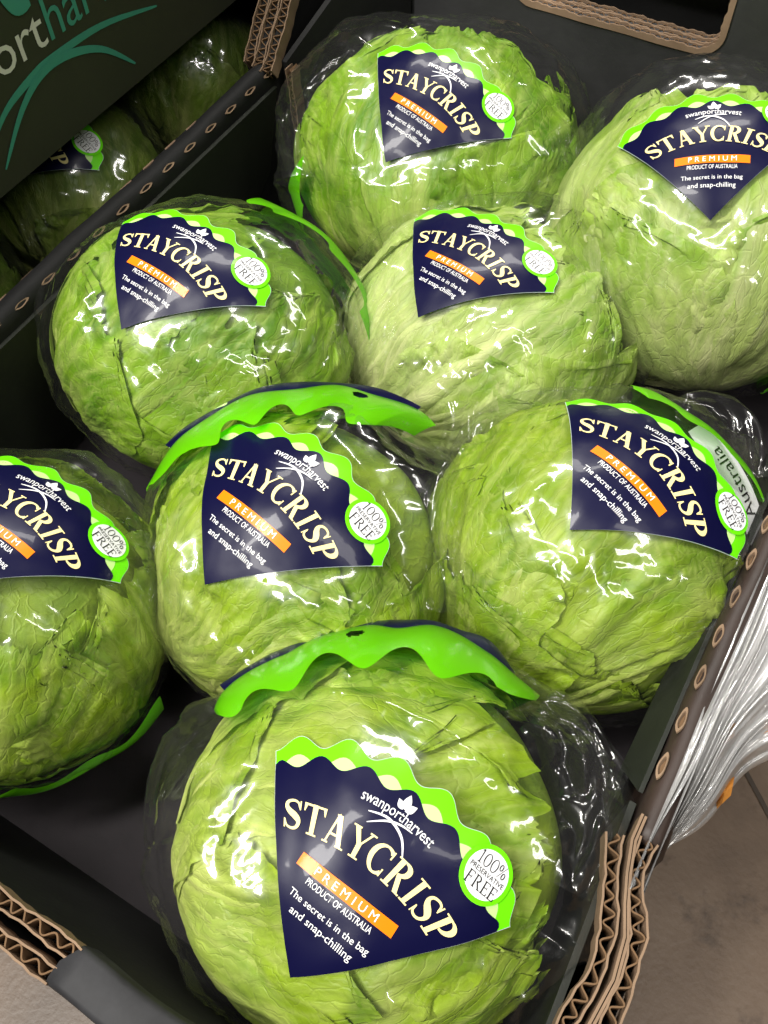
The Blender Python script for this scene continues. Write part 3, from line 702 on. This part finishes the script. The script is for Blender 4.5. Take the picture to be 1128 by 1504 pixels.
me = bpy.data.meshes.new('back_wall'); bmk.to_mesh(me); bmk.free(); me.materials.append(card_mat('black_board_back', (.030, .030, .031), rough=.5))
bw_ = bpy.data.objects.new('back_wall', me); COL.objects.link(bw_); bw_.parent = crate
lid = MB(); lid.box((hx0, yb+.001, .205), (hx1, yb+.017, .2795)); lid.build('hand_hole_flap', M_BLACK, bw_)
LP = np.array([(hx0, .262), (hx0, .22)]+hp+[(hx1, .22), (hx1, .262)])
seg = np.concatenate([[0], np.cumsum(np.linalg.norm(np.diff(LP, axis=0), axis=1))]); sl = np.linspace(0, seg[-1], 420)
C2 = np.stack([np.interp(sl, seg, LP[:, 0]), np.interp(sl, seg, LP[:, 1])], 1)
T2 = np.gradient(C2, axis=0); T2 /= np.linalg.norm(T2, axis=1)[:, None]; O2 = np.stack([T2[:, 1], -T2[:, 0]], 1)
def lip(name, yc, th, rise, mat, parent):
    n = len(C2); A = C2-O2*rise[:, None]; B = C2+O2*.003
    V = np.concatenate([np.stack([q[:, 0], yc+sg*th/2, q[:, 1]], 1) for q, sg in ((A, -1), (A, 1), (B, -1), (B, 1))])
    F = sum([[(i, i+1, n+i+1, n+i), (i, 2*n+i, 2*n+i+1, i+1), (n+i, n+i+1, 3*n+i+1, 3*n+i)] for i in range(n-1)], [])
    return mesh_obj(name, V, F, mat, parent)
for k in range(3):
    y0 = yb-.0008+.0064*k
    for dy in (0, .0050):
        e = lip('cut_liner', y0+dy+.0003*np.sin(sl*120+k), .0011, .0012+.0005*np.sin(sl*310+k*2)+.0003*np.sin(sl*900), M_KRAFT, bw_)
    lip('flute', y0+.0025+.0019*np.sin(2*np.pi*sl/.0068+np.sin(sl*90)), .0009, np.full(len(sl), .0006), M_KRAFTD, e)
sm = MB(); sm.prism([(-.348, yb-.0035, 0), (-.348, yb-.0035, .27), (.040, yb-.0035, .155), (.040, yb-.0035, .0)], (0, .0025, 0))
# right wall folded over with slots, raw board ends towards the front corner
xr = .0325
top = [(xr+.016, .0), (xr+.016, .118), (xr+.0145, .126), (xr+.010, .1305), (xr+.004, .1312), (xr+.0006, .127), (xr, .12), (xr-.002, .0)]
M_BROWNBLK = card_mat('worn_brown_black_board', (.030, .019, .015), rough=.5, var=.4)
rw = fold_profile(crate, 'right_wall', top, .124, .612, M_BROWNBLK, 80, seed=3)
for i in range(13):
    slot(rw, (xr+.0016, .156+i*.023, .1300), .0135, .0038, (0, 1, 0), (-.45, 0, .9))
iw = MB(); iw.prism([(xr-.0035, .612, 0), (xr-.0035, .612, .119), (xr-.0025, .145, .119), (xr-.012, .158, .10), (xr-.0045, .125, .02), (xr-.0045, .125, 0)], (.002, 0, 0))
iw.prism([(xr-.006, .14, 0), (xr-.004, .14, .118), (xr+.008, .02, .118), (xr+.004, -.02, .118), (xr+.0, -.02, 0)], (.003, 0, 0))
iw.build('inner_flap', M_GREENBLK, rw)
inner = [(.0275, .120, .1315), (.0315, .108, .131), (.0345, .098, .131), (.0395, .086, .131), (.0415, .070, .131), (.0385, .048, .131), (.036, .02, .131), (.038, -.018, .131)]
outer = [(.0405, .124, .1325), (.0405, .113, .1315), (.0430, .103, .131), (.0505, .090, .131), (.0525, .074, .131), (.0525, .055, .131), (.051, .02, .131), (.051, -.030, .131)]
midl = [(.0335, .132, .134), (.0335, .121, .1335), (.0368, .108, .1325), (.0405, .097, .132), (.0450, .086, .132), (.0470, .070, .132), (.045, .05, .132), (.0435, .02, .132), (.0445, -.024, .132)]
corrugated(rw, inner, .0058, (0, 0, -.012), .0075)
corrugated(rw, outer, .0058, (0, 0, -.012), .0075)
ml = MB()
for off, zz in ((0, 0), (.0016, -.0008)):
    A = np.array(midl)+np.array([off, 0, zz]); n = len(A)
    V = np.concatenate([A, A+np.array([.0011, 0, 0]), A-np.array([0, 0, .03]), A+np.array([.0011, 0, -.03])])
    ml.add(V, sum([[(i, i+1, n+i+1, n+i), (i, 2*n+i, 2*n+i+1, i+1), (n+i, n+i+1, 3*n+i+1, 3*n+i)] for i in range(n-1)], []))
ml.build('torn_liner', M_KRAFT, rw)
for pts, nm in ((inner, 'corner_board'), (outer, 'corner_board')):
    A = np.array(pts)-np.array([0, 0, .0125]); n = len(A); B = A.copy(); B[:, 2] = -.004
    t_ = np.array([.0024, 0, 0]); V = np.concatenate([A-t_, A+t_, B-t_, B+t_]); F = []
    for i in range(n-1): F += [(i, i+1, n+i+1, n+i), (i, 2*n+i, 2*n+i+1, i+1), (n+i, n+i+1, 3*n+i+1, 3*n+i)]
    mesh_obj(nm, V, F, M_BLACK, rw)
# front wall: two boards leaning out, open cut at one end, folded cap at the other
fw = MB()
fw.hexa([(-.41, -.006, 0), (.04, -.006, 0), (.04, -.001, 0), (-.41, -.001, 0), (-.41, -.028, .119), (.045, -.028, .119), (.045, -.0225, .119), (-.41, -.0225, .119)])
fw.hexa([(-.41, -.018, -.004), (.05, -.018, -.004), (.05, -.013, -.004), (-.41, -.013, -.004), (-.41, -.0385, .119), (.052, -.0385, .119), (.052, -.033, .119), (-.41, -.033, .119)])
fwo = fw.build('front_wall', M_BLACK, crate)
corrugated(fwo, [(-.41, -.0255, .1305), (-.30, -.0250, .1305), (-.133, -.0255, .1305)], .0056, (0, .0005, -.012), .0082)
corrugated(fwo, [(-.41, -.0360, .1305), (-.30, -.0362, .1305), (-.137, -.0362, .1305)], .0056, (0, .0005, -.012), .0082)
cap = MB(); prof = [(-.0212, .100), (-.0222, .1285), (-.0228, .1302), (-.0250, .1314), (-.0310, .1308), (-.0375, .1314), (-.0396, .1300), (-.0402, .1280), (-.0375, .100)]
xs = np.linspace(-.134, .050, 40); n = len(prof)
V = [(x-(.004 if p[0] < -.03 and i == 0 else 0), p[0]+.0006*math.sin(x*80), p[1]+.0005*math.sin(x*55)) for i, x in enumerate(xs) for p in prof]
mesh_obj('folded_cap', V, [tuple(f) for f in grid_faces(40, n)]+[tuple(range(n))], card_mat('scuffed_black_board', (.022, .022, .024), rough=.62, spec=.25, grain=120, var=.8), fwo, True)

# the crate next door and the printed crate stacked across it
nb = empty('shaded_crate', (-.62, .25, 0), 'black cardboard crate of shaded lettuces, half covered by the printed crate', 'crate')
def nbox(name, a, b, mat, parent):
    mb = MB(); mb.box(np.array(a)-np.array([-.62, .25, 0]), np.array(b)-np.array([-.62, .25, 0])); return mb.build(name, mat, parent)
nbox('crate_floor', (-.83, -.03, -.006), (-.412, .62, -.0005), M_BLACK, nb)
nbox('side_wall', (-.417, -.03, 0), (-.4125, .49, .120), M_BLACK, nb)
nbox('side_wall', (-.83, -.03, 0), (-.824, .62, .148), M_BLACK, nb)
nbox('end_wall', (-.823, -.036, 0), (-.418, -.030, .148), M_BLACK, nb)
nbox('end_wall', (-.823, .620, 0), (-.418, .626, .148), M_BLACK, nb)
up_c = empty('printed_crate', (-.65, .30, .148), 'dark green crate printed with white and teal lettering and teal swooshes', 'crate')
OX, OY, OZ = -.65, .30, .148
def ubox(name, a, b, mat, parent):
    mb = MB(); mb.box(np.array(a)-np.array([OX, OY, OZ]), np.array(b)-np.array([OX, OY, OZ])); return mb.build(name, mat, parent)
M_PANEL = card_mat('printed_dark_board', (.028, .029, .018), rough=.6, var=.12)
pan = ubox('printed_panel', (-.453, -.06, .149), (-.447, .66, .36), M_PANEL, up_c)
ubox('crate_base', (-.86, -.06, .149), (-.4535, .66, .155), M_BLACK, up_c)
ubox('side_wall', (-.866, -.06, .149), (-.8605, .66, .36), M_BLACK, up_c)
ubox('end_wall', (-.860, -.06, .1555), (-.4535, -.054, .36), M_BLACK, up_c)
ubox('end_wall', (-.860, .654, .1555), (-.4535, .66, .36), M_BLACK, up_c)
def on_panel(name, V2, F, mat, d=.0006):
    V = np.stack([np.full(len(V2), -.447+d-OX), V2[:, 0]-OY, V2[:, 1]-OZ], 1); return mesh_obj(name, V, F, mat, pan)
SZ = .0335
V, F = text2d('swanport', 'RIGHT'); V = V*np.array([SZ, SZ]); V[:, 0] += .3520-V[:, 0].max(); V[:, 1] += .2095; on_panel('white_lettering', V, F, M_OFFW)
V, F = text2d('harvest', 'LEFT'); V = V*np.array([SZ, SZ*1.12]); V[:, 0] += .3545-V[:, 0].min(); V[:, 1] += .2095; on_panel('teal_lettering', V, F, M_TEAL)
on_panel('leaf_emblem', *join2d([leaf2d(.351, .236, math.radians(95), .030, .017), leaf2d(.354, .236, math.radians(40), .026, .016), leaf2d(.348, .234, math.radians(145), .024, .014)]), M_TEAL, .0010)
w1 = .0012+.0042*np.sin(np.linspace(0, np.pi, 30))**.8
sw = join2d([stroke(spl([(.285, .178), (.3055, .192), (.330, .1985), (.3515, .2005), (.3963, .1977), (.4468, .1850)], 30), w1),
             stroke(spl([(.2894, .1625), (.3148, .1854), (.3384, .1968), (.3631, .1962), (.3905, .1850), (.4148, .1622)], 30), w1)])
on_panel('teal_swoosh', *sw, M_TEAL, np.repeat([.0004, .0007], 60))

# cartons the crates stand on
def carton(x0, x1, y0, y1, z0, z1, label):
    o = empty('closed_carton', ((x0+x1)/2, (y0+y1)/2, z0), label, 'carton')
    cx, cy = (x0+x1)/2, (y0+y1)/2
    mb = MB(); mb.box((x0-cx, y0-cy, 0), (x1-cx, y1-cy, z1-z0-.006)); b = mb.build('carton_body', M_BLACK, o)
    for s in (0, 1):
        mb = MB(); mb.box((x0-cx if s == 0 else .001, y0-cy, z1-z0-.0055), (-.001 if s == 0 else x1-cx, y1-cy, z1-z0-.001)); mb.build('lid_flap', M_BLACK, o)
carton(-.405, .046, -.010, .610, -.45, -.006, 'closed black carton under the crate of brightly lit lettuces')
carton(-.828, -.414, -.030, .620, -.45, -.006, 'closed black carton under the crate of shaded lettuces')

carton(-.405, .046, .632, .96, -.45, .205, 'tall closed black carton behind the hand hole')

# ---------------------------------------------------------------- stretch wrap along the outer wall
ny, nx = 260, 70
rng = np.random.default_rng(5); V = []
ys = np.linspace(.105, .56, ny); ss = np.linspace(0, 1, nx)
Yg, Sg = np.meshgrid(ys, ss, indexing='ij'); Yf, Sf = Yg.ravel(), Sg.ravel()
wd = .010+.040*sstep(.10, .24, Yf)+.005*np.sin(Yf*31)+.004*np.sin(Yf*83+1)
pl = np.abs(perlin(np.stack([Sf*9+Yf*2, Yf*2, Yf*0], 1)))*.010+np.abs(perlin(np.stack([Sf*22+Yf*5, Yf*4, Yf*0+4], 1)))*.006+perlin(np.stack([Sf*3, Yf*22, Yf*0+7], 1))*.0025
X = xr+.0075+Sf*wd; Zz = .1328+.002*np.sin(Yf*20)-Sf**1.3*.045-np.maximum(0, Sf-.75)*.04+pl-.002
sw_o = mesh_obj('stretch_wrap', np.stack([X, Yf+.004*perlin(np.stack([Sf*5, Yf*20, Yf*0], 1)), Zz], 1), grid_faces(ny, nx), M_WRAP, None, True)
sw_o['label'] = 'gathered clear stretch wrap with pale streaks running along the crate wall'; sw_o['category'] = 'plastic wrap'
# a second inner layer of the same bunch
V2 = np.stack([xr+.013+Sf*wd*.62, Yf, .129-Sf*.032+.011*np.abs(perlin(np.stack([Sf*17+3, Yf*4, Yf*0+11], 1)))], 1)
mesh_obj('inner_fold', V2, grid_faces(ny, nx), M_WRAP, sw_o, True)
for k, (y, s, ln, wdh, az) in enumerate(((.175, .95, .022, .006, 1.4), (.215, .8, .02, .006, 1.2), (.262, .85, .026, .010, 1.1), (.245, .97, .015, .008, 1.9), (.13, .7, .012, .005, 1.5), (.29, .75, .018, .008, .9), (.19, .45, .016, .005, 1.3))):
    wl = .010+.040*float(sstep(.10, .26, y)); cx, cz = xr+.0075+s*wl, .1320-s**1.3*.045-.001
    n = 9; V = [(cx, y, cz)]
    for i in range(n):
        a = 2*math.pi*i/n; rr = 1+.45*rng.uniform(-1, 1); x, yy = math.cos(a)*ln/2.6*rr, math.sin(a)*wdh/2.6*rr
        V.append((cx+x*math.cos(az)-yy*math.sin(az), y+x*math.sin(az)+yy*math.cos(az), cz-.004*rng.uniform(-.5, 1)))
    o = mesh_obj('paper_scrap', V, [(0, i+1, (i+1) % n+1) for i in range(n)], M_SCRAP, sw_o)

# ---------------------------------------------------------------- shop floor
g = MB(); g.box((-2.5, -2.5, -.50), (2.5, 2.5, -.45)); go = g.build('shop_floor', M_CONC); go['kind'] = 'structure'
j = MB()
a, b = np.array([.120, .462]), np.array([.200, .391]); dd = unit(b-a); nn = np.array([-dd[1], dd[0]])*.0025
P = [(*(a-dd*2+nn), -.4485), (*(a-dd*2-nn), -.4485), (*(b+dd*2-nn), -.4485), (*(b+dd*2+nn), -.4485)]
j.add(P, [(0, 1, 2, 3)]); jo = j.build('floor_joint', M_JOINT, go)
